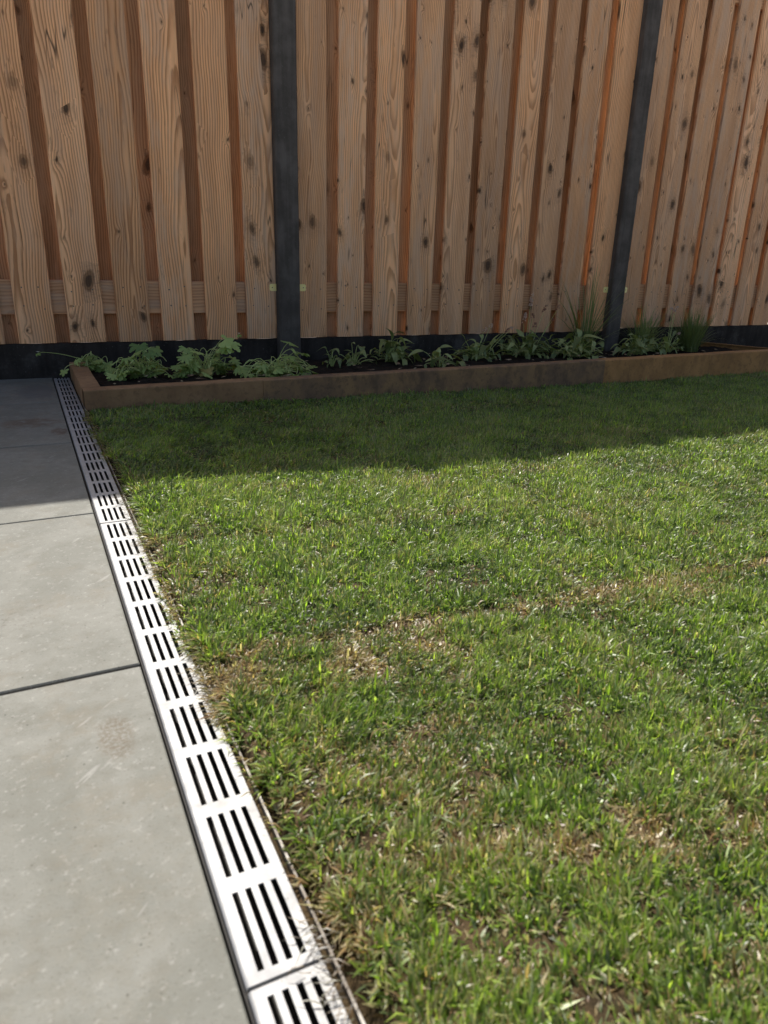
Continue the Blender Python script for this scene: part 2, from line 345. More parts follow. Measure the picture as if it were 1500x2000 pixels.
# ------------------------------------------------------------------ ground and patio
v, f = box_vf(-120, 120, -120, 120, -0.6, -0.14); tag(obj('ground', v, f, M_GROUND), kind='structure')
XL, DW = 0.0809, 0.0575                    # left edge and width of the drain grate
XR = XL + DW
v, f = box_vf(-3.8, XL - 0.006, -1.7, 3.135, -0.12, -0.0045); patio = tag(obj('patio', v, f, M_SAND), kind='structure')
ys = [-1.578, -0.978, -0.378, 0.222, 0.822, 1.422, 2.022, 2.622, 3.2]
for c in range(6):
    x1 = XL - 0.0045 - c * 0.600; x0 = x1 - 0.596
    for k in range(len(ys) - 1):
        g = 0.0032 if k == 3 or k == 4 else 0.0015
        y0, y1 = ys[k] + (g if k == 4 else 0.0015), ys[k + 1] - (g if k == 3 else 0.0015)
        if k == len(ys) - 2:
            poly = [(x0, y0), (x1, y0), (x1, FY + FS * x1 - 0.004), (x0, FY + FS * x0 - 0.004)]
        else: poly = [(x0, y0), (x1, y0), (x1, y1), (x0, y1)]
        cx, cyy = np.mean(poly, axis=0)
        v, f = prism_vf([(a - cx, b - cyy) for a, b in poly], -0.02, 0.0, 0.0016)
        o = obj('paving_tile', v, f, M_TILE, patio); o.location = (cx, cyy, random.uniform(-0.0006, 0.0006))
        o.rotation_euler = (random.gauss(0, 0.0008), random.gauss(0, 0.0008), 0)

# ------------------------------------------------------------------ drain
drain = tag(empty('drain_channel', (XL, 0, 0)), 'narrow galvanised line drain with slotted grates between grey paving and lawn', 'drain')
D0, D1 = -1.643, 3.118
def L(x): return x - XL
w0 = 0.0012
v, f = join([box_vf(L(XL - 0.002), L(XL - 0.0006), D0, D1, -0.11, -0.0045), box_vf(L(XR + 0.0036), L(XR + 0.0048), D0, D1, -0.11, -0.012),
             box_vf(L(XL - 0.0006), L(XR + 0.0036), D0, D1, -0.110, -0.102)])
obj('channel_body', v, f, M_CHAN, drain)
# rim on the lawn side: a thin upright edge, slightly wavy, with dirt packed in the gap
pts = np.arange(D0, D1 + 0.001, 0.03); V = []; F = []
for i, yy in enumerate(pts):
    wv = 0.0007 * math.sin(yy * 7.0) + 0.0; zt = 0.0012 + 0.0006 * math.sin(yy * 3.1)
    xa = L(XR) + 0.0052 + wv
    V += [(xa, yy, -0.02), (xa, yy, zt), (xa + 0.0022, yy, zt), (xa + 0.0022, yy, -0.02)]
    if i:
        b = (i - 1) * 4
        F += [(b, b + 4, b + 5, b + 1), (b + 1, b + 5, b + 6, b + 2), (b + 2, b + 6, b + 7, b + 3)]
obj('rim', V, F, M_RIM, drain)
V = []; F = []
pts = np.arange(D0, D1 + 0.001, 0.006)
for i, yy in enumerate(pts):
    zt = -0.0042 + 0.004 * float(fbm(N2, np.array(yy * 40.0), np.array(3.3))) + 0.003 * float(fbm(N1, np.array(yy * 6.0), np.array(1.3)))
    V += [(L(XR) + 0.0005, yy, zt - 0.001), (L(XR) + 0.0055, yy, zt)]
    if i: b = (i - 1) * 2; F.append((b, b + 1, b + 3, b + 2))
obj('packed_dirt', V, F, M_TURF, drain)
def grate_mesh():
    L0 = 0.9965; pit = DW / 5.34; sw = 0.0050; sl = 0.0735; gp = L0 / 11
    xs = [0.0022]
    for i in range(4):
        c = 1.27 * pit + i * pit; xs += [c - sw / 2, c + sw / 2]
    xs.append(DW - 0.0008)
    yy = [0.0]
    for k in range(11):
        c = (k + 0.5) * gp; yy += [c - sl / 2, c + sl / 2]
    yy.append(L0)
    V = []; F = []; nx = len(xs)
    for b in yy:
        for a in xs: V.append((a, b, 0.0005))
    T = 0.0013
    for j in range(len(yy) - 1):
        for i in range(nx - 1):
            q = (j * nx + i, j * nx + i + 1, (j + 1) * nx + i + 1, (j + 1) * nx + i)
            if i % 2 == 1 and j % 2 == 1:
                b0 = len(V); V += [(V[w][0], V[w][1], 0.0005 - T) for w in q]
                for s in range(4):
                    e = (s + 1) % 4; F.append((q[e], q[s], b0 + s, b0 + e))
            else: F.append(q)
    for (sx, prof) in ((0, ((0.0009, -0.0003), (0.0003, -0.0012), (0.0, -0.003), (0.0, -0.016))), (nx - 1, ((DW - 0.0002, 0.0), (DW, -0.0012), (DW, -0.012)))):
        prev = [j * nx + sx for j in range(len(yy))]
        for (a, zz) in prof:
            cur = list(range(len(V), len(V) + len(yy))); V += [(a, b, zz) for b in yy]
            for j in range(len(yy) - 1):
                q = (prev[j], prev[j + 1], cur[j + 1], cur[j]); F.append(q if sx == 0 else tuple(reversed(q)))
            prev = cur
    for j in (0, len(yy) - 1):
        b = len(V); V += [(0.001, yy[j], 0.0004), (DW - 0.0006, yy[j], 0.0004), (DW - 0.0006, yy[j], -0.004), (0.001, yy[j], -0.004)]
        F.append((b, b + 1, b + 2, b + 3))
    me = bpy.data.meshes.new('grate'); me.from_pydata(V, [], F); me.update(); me.materials.append(M_STEEL)
    return me
gm = grate_mesh()
for k, y0 in enumerate((-1.643, -0.643, 0.357, 1.358)):
    o = inst('grate', gm, drain); o.location = (0, y0 + 0.001, random.uniform(-0.0003, 0.0004))
# last grate is cut off at the fence
me = gm.copy(); bm = bmesh.new(); bm.from_mesh(me)
bmesh.ops.bisect_plane(bm, geom=bm.verts[:] + bm.edges[:] + bm.faces[:], plane_co=(0, 0.76, 0), plane_no=(0, 1, 0), clear_outer=True)
bm.to_mesh(me); bm.free()
o = inst('grate', me, drain); o.location = (0, 2.359, 0)

# ------------------------------------------------------------------ fence: boards, rails, concrete posts and gravel boards
def plank_mesh(w, t, ln, mat, nseg=6):
    """a sawn board standing on z = 0, eased edges, a little bowed and uneven in width"""
    c = 0.0022; V = []; F = []
    prof = [(-w/2 + c, -t/2), (w/2 - c, -t/2), (w/2, -t/2 + c), (w/2, t/2 - c), (w/2 - c, t/2), (-w/2 + c, t/2), (-w/2, t/2 - c), (-w/2, -t/2 + c)]
    bow = random.gauss(0, 0.0018); tw = random.gauss(0, 0.004); sway = random.gauss(0, 0.0012)
    for i in range(nseg + 1):
        s = i / nseg; k = 4 * s * (1 - s); a = tw * (s - 0.5); ca, sa = math.cos(a), math.sin(a)
        ww = 1 + random.gauss(0, 0.003)
        for (px, py) in prof:
            px *= ww; V.append((px * ca - py * sa + sway * k, px * sa + py * ca + bow * k, s * ln + (px * random.gauss(0, 0.004) if i == 0 else 0)))
        if i:
            b = (i - 1) * 8
            for m in range(8): F.append((b + m, b + (m + 1) % 8, b + 8 + (m + 1) % 8, b + 8 + m))
    F.append(tuple(range(7, -1, -1))); F.append(tuple(range(nseg * 8, nseg * 8 + 8)))
    me = bpy.data.meshes.new('plank'); me.from_pydata(V, [], F); me.update(); me.materials.append(mat); return me
TOP = 1.908
_v, _f = tube_vf([(0, 0.0015, 0), (0, -0.0004, 0)], [0.0032, 0.0028], 8)
NAIL = bpy.data.meshes.new('nail'); NAIL.from_pydata([tuple(q) for q in _v], [], _f); NAIL.materials.append(M_SCREW)
def panel(u0, u1, edges, zb, matf, label):
    root = tag(empty('fence_panel', fence((u0 + u1) / 2, 0, zb), AL), label, 'fence')
    uc = (u0 + u1) / 2
    def put(name, me, u, off, z, rot=None):
        o = inst(name, me, root); o.location = (u - uc, off, z - zb)
        if rot: o.rotation_euler = rot
        return o
    for a, b in edges:
        z0 = zb + random.uniform(0.0, 0.0015)
        put('plank', plank_mesh(b - a, 0.018, TOP - z0, matf), (a + b) / 2, 0.005, z0, (0, random.gauss(0, 0.0012), 0))
    for a, b in edges:
        for q in (0.24, 0.78):
            for zz in (0.27, 0.345):
                o = inst('nail', NAIL, root); o.location = (a + (b - a) * q + random.gauss(0, 0.006) - uc, -0.0042, zz + random.gauss(0, 0.006) - zb)
    ext = [(edges[0][0] - 0.05, edges[0][0])] + list(edges) + [(edges[-1][1], edges[-1][1] + 0.05)]
    for k in range(len(edges) - 1):
        c = (edges[k][1] + edges[k + 1][0]) / 2 + random.gauss(0, 0.006)
        z0 = zb + random.choice((-0.02, -0.015, -0.025, -0.012, 0.010 if zb > 0.14 else -0.02, -0.018))
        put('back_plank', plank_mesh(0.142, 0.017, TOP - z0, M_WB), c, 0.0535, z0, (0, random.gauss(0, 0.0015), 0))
    cv, cf = box_vf(u0 - uc - 0.0024, u1 - uc + 0.0012, -0.02, 0.08, 0, 0.022)
    o = obj('cap_board', cv, cf, M_WR, root); o.location = (0, 0, TOP - zb + 0.001)
    for zc in (0.308, 1.80):
        o = put('rail', plank_mesh(0.128, 0.028, u1 - u0 - 0.012, M_WR), u0 - uc + uc + 0.006, 0.0295, zc + (zb - 0.135) * 0.6, (0, math.pi / 2, 0))
P0L, P0R, P1L, P1R = 1.0093, 1.106, 2.846, 2.936
LE = [(-0.733 + 0.177 * k, -0.733 + 0.177 * k + 0.131) for k in range(4)] + [(-0.023, 0.11), (0.16, 0.295), (0.344, 0.473), (0.519, 0.649), (0.701, 0.832), (0.876, 1.0088)]
ME = [(1.1066, 1.243), (1.296, 1.423), (1.473, 1.598), (1.65, 1.778), (1.829, 1.957), (2.001, 2.132), (2.181, 2.307), (2.357, 2.488), (2.53, 2.662), (2.706, 2.8454)]
RE = [(2.9366, 3.073), (3.122, 3.257), (3.302, 3.44), (3.478, 3.62), (3.656, 3.794), (3.833, 3.967)] + [(4.012 + 0.177 * k, 4.012 + 0.177 * k + 0.132) for k in range(4)]
panel(-0.74, 1.0075, LE, 0.1335, M_WF1, 'board on board larch fence panel with wide grain, ending above the paved corner')
panel(1.109, 2.844, ME, 0.1335, M_WF2, 'knotty board on board larch fence panel between the two dark posts')
panel(2.939, 4.69, RE, 0.1485, M_WF2, 'board on board larch fence panel behind the dense green grass tuft')
def gravel_board(u0, u1, z1, label):
    root = fence((u0 + u1) / 2, 0, -0.22); w = (u1 - u0) / 2
    V = []; F = []; prof = [(0.0, 0.0), (0.0, z1 + 0.217), (0.003, z1 + 0.22), (0.033, z1 + 0.22), (0.036, z1 + 0.217), (0.036, 0.0)]; ns = 24
    for i in range(ns + 1):
        for (yy, zz) in prof: V.append((-w + 2 * w * i / ns, yy, zz + (random.gauss(0, 0.0007) if zz > 0.1 else 0)))
        if i:
            b = (i - 1) * 6
            for m in range(6): F.append((b + m, b + 6 + m, b + 6 + (m + 1) % 6, b + (m + 1) % 6))
    F += [tuple(range(6)), tuple(range(ns * 6 + 5, ns * 6 - 1, -1))]
    o = obj('gravel_board', V, F, M_PLATE); o.location = root; o.rotation_euler = (0, 0, AL)
    tag(o, label, 'gravel board')
gravel_board(-0.76, 1.0085, 0.132, 'dark concrete gravel board at the end of the paving and drain')
gravel_board(1.107, 2.845, 0.132, 'dark concrete gravel board between the two posts, behind the planter')
gravel_board(2.937, 4.72, 0.146, 'dark concrete gravel board behind the bare right end of the planter')
def post(u0, u1, label, brk):
    uc = (u0 + u1) / 2; w = (u1 - u0) / 2; d0, d1 = -0.045, 0.075; c = 0.007
    root = tag(empty('concrete_post', fence(uc, 0, -0.3), AL), label, 'post', 'concrete fence posts')
    prof = [(-w + c, d0), (w - c, d0), (w, d0 + c), (w, d1), (-w, d1), (-w, d0 + c)]
    V = []; F = []; nz = 30
    for i in range(nz + 1):
        for (a, b) in prof: V.append((a + random.gauss(0, 0.0004), b + random.gauss(0, 0.0003), 2.231 * i / nz))
        if i:
            q = (i - 1) * 6
            for m in range(6): F.append((q + m, q + (m + 1) % 6, q + 6 + (m + 1) % 6, q + 6 + m))
    F += [tuple(range(5, -1, -1)), tuple(range(nz * 6, nz * 6 + 6))]
    obj('shaft', V, F, M_POST, root)
    for (a, s) in brk:      # zinc fixing plate screwed to the board beside the post
        n = 8; poly = [(0.0, -0.0145), (0.0, 0.0145)]
        poly = [(0, -0.0145)] + [(0.022 + 0.008 * math.cos(t), 0.0065 * math.copysign(1, math.sin(t)) + 0.008 * math.sin(t)) for t in np.linspace(-1.57, 1.57, n)] + [(0, 0.0145)]
        V = [(s * px, yy, pz) for yy in (-0.0075, -0.0050) for (px, pz) in poly]; m = len(poly)
        F = [tuple(range(m)), tuple(range(2 * m - 1, m - 1, -1))] + [(i, (i + 1) % m + 0, m + (i + 1) % m, m + i) for i in range(m)]
        b = obj('fixing_bracket', V, F, M_ZINC, root); b.location = (a - uc, 0, 0.65)
        V, F = tube_vf([(s * 0.018, -0.0098, 0.0), (s * 0.018, -0.0075, 0.0)], [0.0018, 0.0024], 8)
        obj('screw', V, F, M_SCREW, b)
    return root
post(P0L, P0R, 'dark concrete fence post rising from the lobed green leaves', [(P0L, -1), (P0R + 0.008, 1)])
post(P1L, P1R, 'dark concrete fence post behind the tall wispy grass clump', [(P1L, -1), (P1R + 0.014, 1)])

# ------------------------------------------------------------------ planter of rusted steel
PT = 0.060                                     # top of the steel
def pfront(x): return 2.461 + 0.0382 * (x - 0.143)
PX0, PX1 = 0.1455, 3.75
planter = tag(empty('steel_planter', (PX0, 2.461, 0)), 'long low rusty steel planter along the foot of the fence', 'planter')
FL = 0.058
def lpanel(name, a, b, inward, mat, z0=-0.13, jag=0.0):
    """upright sheet from a to b with a flat top flange folded inwards"""
    a = np.array(a); b = np.array(b); d = b - a; ln = np.linalg.norm(d); d /= ln; nn = np.array(inward)
    ns = max(2, int(ln / 0.12)); V = []; F = []
    prof = [(0.0, z0), (0.0, PT - 0.004), (0.0012, PT - 0.0012), (0.004, PT), (FL, PT), (FL, PT - 0.003), (0.003, PT - 0.003), (0.003, z0)]; m = len(prof)
    for i in range(ns + 1):
        s = i / ns; mi = 0.0
        jz = random.gauss(0, 0.0005); jx = random.gauss(0, 0.0006)
        for (w, z) in prof:
            q = a + d * ln * s + nn * (w + (jx if 0 < i < ns else 0)); V.append((q[0] - PX0, q[1] - 2.461, z + jz))
        if i:
            k = (i - 1) * m
            for e in range(m): F.append((k + e, k + m + e, k + m + (e + 1) % m, k + (e + 1) % m))
    F += [tuple(range(m)), tuple(range(ns * m + m - 1, ns * m - 1, -1))]
    return obj(name, V, F, mat, planter)
lpanel('front_panel', (PX0, pfront(PX0)), (0.748, pfront(0.748)), (0, 1), M_RUST_A)
lpanel('front_panel', (0.747, pfront(0.747) - 0.0035), (2.408, pfront(2.408) - 0.0035), (0, 1), M_RUST_B)
lpanel('front_panel', (2.4075, pfront(2.4075)), (PX1, pfront(PX1)), (0, 1), M_RUST_C)
lpanel('side_panel', (PX0 - 0.001, 3.125), (PX0 - 0.001, pfront(PX0) + FL + 0.001), (1, 0), M_RUST_A)
e0 = np.array([PX1, pfront(PX1) + FL]); e1 = np.array([3.60, FY + FS * 3.6 - 0.006]); dd = e1 - e0; dd /= np.linalg.norm(dd)
FL = 0.02
lpanel('side_panel', e0, e1, (-dd[1], dd[0]), M_RUST_C)
FL = 0.058
# soil in the planter
V = []; F = []; nx, ny = 240, 26
for j in range(ny + 1):
    for i in range(nx + 1):
        x = PX0 + 0.004 + (3.72 - PX0) * i / nx; ya = pfront(x) + 0.004; yb = FY + FS * x - 0.002; y = ya + (yb - ya) * j / ny
        z = 0.036 + 0.030 * float(fbm(N1, np.array(x * 12), np.array(y * 12), 4)) + 0.016 * float(fbm(N2, np.array(x * 45), np.array(y * 45), 2))
        V.append((x, y, z))
for j in range(ny):
    for i in range(nx): a = j * (nx + 1) + i; F.append((a, a + 1, a + nx + 2, a + nx + 1))
tag(obj('planter_soil', V, F, M_SOIL, smooth=True), 'loose black garden soil filling the steel planter', 'soil', kind='stuff')

# ------------------------------------------------------------------ lawn: sods laid in rows
_lx = np.array([0.15, 0.212, 0.355, 0.484, 0.686, 0.967, 1.206, 1.473, 1.771, 2.108, 6.0])
_lz = np.array([.026, .026, .020, .016, .006, -.0065, -.0085, -.0083, -.0068, -.0045, -.008])     # along the edge of the fence shadow
_px = np.array([0.15, 0.75, 1.5, 2.3, 3.6, 6.0]); _pz = np.array([0.004, -.007, -.026, -.042, -.054, -.056])   # along the planter
_nz = np.array([.018, .016, .010, .004, -.001, -.006, -.008, -.008, -.008, -.008, -.008])
def level(x, y):                                # how high the turf stands, from where its edges and the shadow lie in the photograph
    a = np.interp(x, _lx, _nz); b = np.interp(x, _lx, _lz); c = np.interp(x, _px, _pz)
    t = np.clip((y - 0.6) / 0.9, 0, 1); u = np.clip((y - 1.55) / 0.95, 0, 1); t = t * t * (3 - 2 * t); u = u * u * (3 - 2 * u)
    return (a * (1 - t) + b * t) * (1 - u) + c * u
SEAMS = [[(262, 1085), (330, 1072), (470, 1062), (640, 1040), (800, 1020), (880, 1003), (1010, 985)],
         [(415, 1335), (470, 1300), (560, 1272), (700, 1245), (850, 1212), (1010, 1190), (1170, 1152), (1300, 1122), (1500, 1085), (1800, 1020)],
         [(1010, 985), (1180, 960), (1350, 950), (1500, 940), (1800, 925)],
         [(560, 1700), (800, 1690), (1000, 1660), (1230, 1640), (1500, 1590), (1900, 1500)]]
SEAMW = [np.array([ground(a, b, -0.005)[:2] for a, b in s]) for s in SEAMS]
SAMT = [0.7, 1.0, 0.4, 0.35]
def seam(x, y):
    out = np.zeros_like(x)
    wx = x + 0.03 * fbm(N3, x * 9, y * 9); wy = y + 0.03 * fbm(N4, x * 9, y * 9)
    for S, am in zip(SEAMW, SAMT):
        d = np.full_like(x, 9.0)
        for k in range(len(S) - 1):
            a, b = S[k], S[k + 1]; ab = b - a
            t = np.clip(((wx - a[0]) * ab[0] + (wy - a[1]) * ab[1]) / (ab @ ab), 0, 1)
            d = np.minimum(d, np.hypot(wx - a[0] - t * ab[0], wy - a[1] - t * ab[1]))
        out = np.maximum(out, am * np.exp(-(d / 0.016) ** 2))
    return out
DRY = [(700, 1312, .16, .05, 1.0), (560, 1300, .10, .04, .8), (450, 1345, .045, .05, 1.1), (1270, 1650, .05, .05, 1.0), (1150, 1670, .04, .04, .8), (850, 935, .30, .05, .6),
       (1200, 985, .25, .06, .5), (1290, 1130, .20, .05, .55), (900, 1560, .06, .06, .5), (1465, 1930, .03, .03, 1.1), (640, 1530, .08, .07, .55), (800, 1480, .10, .06, .5),
       (1420, 1640, .05, .05, .8), (1000, 1640, .08, .04, .45), (560, 965, .10, .06, .5), (860, 1215, .05, .04, .9), (650, 1830, .02, .06, .9), (1330, 1150, .14, .03, .6)]
DRYW = [(ground(a, b, -0.005), rx, ry, am) for a, b, rx, ry, am in DRY]
def dryness(x, y):
    d = 0.30 * np.clip(fbm(N2, x * 5 + 3, y * 5, 4) * 3 + 0.10, 0, 1) + 0.35 * np.clip(fbm(N4, x * 16, y * 16, 3) * 3 - 0.25, 0, 1)
    for g, rx, ry, am in DRYW:
        q = ((x - g[0]) / rx) ** 2 + ((y - g[1]) / ry) ** 2
        d = d + am * 0.85 * np.exp(-q) * np.clip(0.55 + 2.2 * fbm(N1, x * 22, y * 22, 3), 0, 1.3)
    d = d + 0.60 * seam(x, y) + 0.40 * np.exp(-((x - 0.147) / 0.008) ** 2)
    return np.clip(d, 0, 1)
def edge_x(y): return 0.1490 + 0.022 * fbm(N3, y * 9, y * 0 + 2.2, 3) + 0.010 * np.sin(y * 5.1)
def soil_z(x, y):
    z = level(x, y) - 0.011 + 0.008 * fbm(N1, x * 7, y * 7, 3) - 0.007 * seam(x, y) * np.clip(0.5 + 3 * fbm(N4, x * 14, y * 14, 2), 0, 1)
    e = np.clip((x - 0.1475) / np.maximum(edge_x(y) + 0.0075 - 0.1475, 0.006), 0, 1)
    return -0.012 + (z + 0.012) * e * e * (3 - 2 * e)
xs = np.concatenate([np.arange(0.1475, 0.24, 0.006), np.arange(0.24, 2.4, 0.02), np.arange(2.4, 6.01, 0.06)])
vsn = np.linspace(0, 1, 200)
X, Vv = np.meshgrid(xs, vsn); Y = -1.7 + Vv * (pfront(X) + 0.006 + 1.7)
Z = soil_z(X, Y) + 0.004 * fbm(N2, X * 60, Y * 60, 2)
V = np.stack([X, Y, Z], -1).reshape(-1, 3); nx = len(xs); F = []
for j in range(len(vsn) - 1):
    for i in range(nx - 1): a = j * nx + i; F.append((a, a + 1, a + nx + 1, a + nx))
tag(obj('lawn', V.tolist(), F, M_TURF, smooth=True), kind='structure')

PAL = np.array([(0.215, 0.335, 0.040), (0.135, 0.215, 0.036), (0.175, 0.24, 0.105), (0.34, 0.45, 0.072), (0.058, 0.095, 0.022), (0.30, 0.315, 0.13)])
PALD = np.array([(0.50, 0.39, 0.21), (0.40, 0.28, 0.14), (0.26, 0.155, 0.080), (0.55, 0.46, 0.28), (0.34, 0.30, 0.14)])
def in_view(x, y, mx=0.10):
    d = np.stack([x, y, np.full_like(x, -HCAM)], -1); zc = d @ C_F
    sx = FPX * (d @ C_R) / np.maximum(zc, 1e-3) / 1500; sy = -FPX * (d @ C_U) / np.maximum(zc, 1e-3) / 2000
    return (zc > 0.05) & (np.abs(sx) < 0.5 + mx) & (np.abs(sy) < 0.5 + mx)
def scatter(x0, x1, y0, y1, dens):
    n = int((x1 - x0) * (y1 - y0) * dens); return rng.uniform(x0, x1, n), rng.uniform(y0, y1, n)
BX, BY, BS = [], [], []
def zone(y0, y1, x1, dens, s):
    x, y = scatter(0.13, x1, y0, y1, dens); k = in_view(x, y); BX.append(x[k]); BY.append(y[k]); BS.append(np.full(k.sum(), s))
zone(0.10, 0.9, 1.6, 400000, 0.82); zone(0.9, 1.5, 2.6, 310000, 0.76); zone(1.5, 2.1, 3.4, 175000, 0.9); zone(2.1, 2.66, 4.4, 100000, 1.1)
x, y = scatter(0.13, 4.6, -1.4, 2.6, 9000); k = ~in_view(x, y); BX.append(x[k]); BY.append(y[k]); BS.append(np.full(k.sum(), 2.4))
bx, by, bs = np.concatenate(BX), np.concatenate(BY), np.concatenate(BS)
ex = edge_x(by); keep = (bx > ex - 0.006 + 0.012 * rng.random(len(bx))) & (by < pfront(bx) - 0.003)
keep &= rng.random(len(bx)) > 0.30 * seam(bx, by)
TF = fbm(N2, bx * 52, by * 52, 2)
keep &= rng.random(len(bx)) < np.clip(0.62 + 3.0 * TF, 0.10, 1.0)
bx, by, bs, ex, TF = bx[keep], by[keep], bs[keep], ex[keep], TF[keep]
n = len(bx); dr = dryness(bx, by); bz = soil_z(bx, by) - 0.002
is_dry = rng.random(n) < np.clip(0.09 + 1.1 * dr, 0, 0.95)
flat = rng.random(n) < 0.22
patch = fbm(N3, bx * 11, by * 11, 3); patch2 = fbm(N4, bx * 3 + 7, by * 3, 2)
az = 2 * math.pi * rng.random(n); pref = math.radians(35) + 2.6 * patch2
az = np.where(rng.random(n) < 0.55, pref + rng.normal(0, 0.6, n), az)
az = np.where((bx < ex + 0.016) & (rng.random(n) < 0.7), math.pi + rng.normal(0, 0.8, n), az)
ln = (0.0135 + 0.0115 * rng.random(n)) * (1 + 1.2 * patch + 1.1 * TF) * np.where(rng.random(n) < 0.04, 1.6, 1.0) * np.where(is_dry, 0.85, 1.0)
ln *= np.interp(by, [0.3, 1.3], [0.82, 1.0])
t0 = np.abs(rng.normal(0.74, 0.34, n)); t1 = t0 + rng.normal(0.40, 0.45, n)
t0 = np.where(flat | (is_dry & (rng.random(n) < 0.6)), rng.uniform(1.0, 1.5, n), t0); t1 = np.where(t0 > 0.99, rng.uniform(1.2, 1.75, n), t1)
t1 = np.minimum(t1, 1.85)
wd = (0.00085 + 0.0010 * rng.random(n) ** 1.5) * bs
dirx, diry = np.cos(az), np.sin(az); tw = rng.normal(0, 0.5, n)
wx, wy, wz = -diry * np.cos(tw), dirx * np.cos(tw), np.sin(tw)
P = np.stack([bx, by, bz], -1); Dh = np.stack([dirx, diry, 0 * dirx], -1); Up = np.array([0, 0, 1.0]); Wv = np.stack([wx, wy, wz], -1)
A = P + (Dh * np.sin(t0)[:, None] + Up * np.cos(t0)[:, None]) * (ln * 0.55)[:, None]
B = A + (Dh * np.sin(t1)[:, None] + Up * np.cos(t1)[:, None]) * (ln * 0.45)[:, None]
flo = soil_z(A[:, 0], A[:, 1]) + 0.001; A[:, 2] = np.maximum(A[:, 2], np.where(A[:, 0] > 0.147, flo, 0.003))
flo = soil_z(B[:, 0], B[:, 1]) + 0.001; B[:, 2] = np.maximum(B[:, 2], np.where(B[:, 0] > 0.147, flo, 0.003))
vv = np.empty((n, 5, 3), np.float32)
vv[:, 0] = P - Wv * wd[:, None] * 0.75; vv[:, 1] = P + Wv * wd[:, None] * 0.75
vv[:, 2] = A + Wv * wd[:, None]; vv[:, 3] = A - Wv * wd[:, None]; vv[:, 4] = B
gp = rng.random(n) + 1.1 * patch + 0.5 * patch2
ci = np.where(gp < 0.14, 4, np.where(gp < 0.40, 1, np.where(gp < 0.56, 2, np.where(gp < 0.80, 0, np.where(gp < 0.93, 3, 5)))))
col = PAL[ci]; dc = PALD[rng.integers(0, 5, n)]
col = np.where(is_dry[:, None], dc * 0.9, col) * rng.uniform(0.55, 1.40, n)[:, None]
mixd = (dr * 0.35)[:, None] * (~is_dry)[:, None]; col = col * (1 - mixd) + np.array([0.24, 0.22, 0.09]) * mixd
cc = np.ones((n, 5, 4), np.float32); cc[:, :, :3] = col[:, None, :]
tipd = (rng.random(n) < 0.25)[:, None]; cc[:, 4, :3] = np.where(tipd, np.array([0.38, 0.33, 0.18]), col)
def blade_mesh(name, vv, cc, mat):
    n = len(vv); me = bpy.data.meshes.new(name)
    me.vertices.add(n * 5); me.vertices.foreach_set('co', vv.reshape(-1))
    base = (np.arange(n, dtype=np.int32) * 5)[:, None]
    li = (base + np.array([[0, 1, 2, 3, 3, 2, 4]], np.int32)).reshape(-1)
    me.loops.add(n * 7); me.loops.foreach_set('vertex_index', li)
    me.polygons.add(n * 2)
    st = (np.arange(n, dtype=np.int32) * 7)[:, None] + np.array([[0, 4]], np.int32)
    me.polygons.foreach_set('loop_start', st.reshape(-1).astype(np.int32))
    me.update(calc_edges=True); me.validate()
    at = me.color_attributes.new('blade_tint', 'FLOAT_COLOR', 'POINT'); at.data.foreach_set('color', cc.reshape(-1))
    me.materials.append(mat); return me
print('grass blades', n)
o = inst('grass', blade_mesh('grass', vv, cc, M_GRASS)); tag(o, 'short mown green turf with dry seams beside the drain', 'grass', kind='stuff')
# roots and clippings lying over the grate edge
m = 1300; y = rng.uniform(0.15, 2.4, m); 
cl = N1(y * 9.0, y * 0 + 4.4); y = y[cl > 0.45]; m = len(y); x = rng.normal(XR + 0.003, 0.008, m); a = rng.uniform(2.2, 4.1, m); l = rng.uniform(0.005, 0.022, m)
p0 = np.stack([x, y, np.full(m, 0.0025) + 0.004 * rng.random(m)], -1); dh = np.stack([np.cos(a), np.sin(a), 0 * a], -1)
p1 = p0 + dh * l[:, None] * 0.5 + np.array([0, 0, 0.002]); p2 = p1 + np.stack([np.cos(a + 0.6 * rng.normal(size=m)), np.sin(a + 0.6 * rng.normal(size=m)), 0 * a], -1) * l[:, None] * 0.6
p2[:, 2] = 0.0016; wv = np.stack([-np.sin(a), np.cos(a), 0 * a], -1) * 0.00045
v2 = np.empty((m, 5, 3), np.float32); v2[:, 0] = p0 - wv; v2[:, 1] = p0 + wv; v2[:, 2] = p1 + wv; v2[:, 3] = p1 - wv; v2[:, 4] = p2
c2 = np.ones((m, 5, 4), np.float32); c2[:, :, :3] = np.array([(0.06, 0.045, 0.03), (0.10, 0.09, 0.04), (0.16, 0.11, 0.06)])[rng.integers(0, 3, m)][:, None, :]
o = inst('root_debris', blade_mesh('root_debris', v2, c2, M_GRASS)); tag(o, 'thin dark roots and clippings lying on the edge of the drain grate', 'debris', kind='stuff')

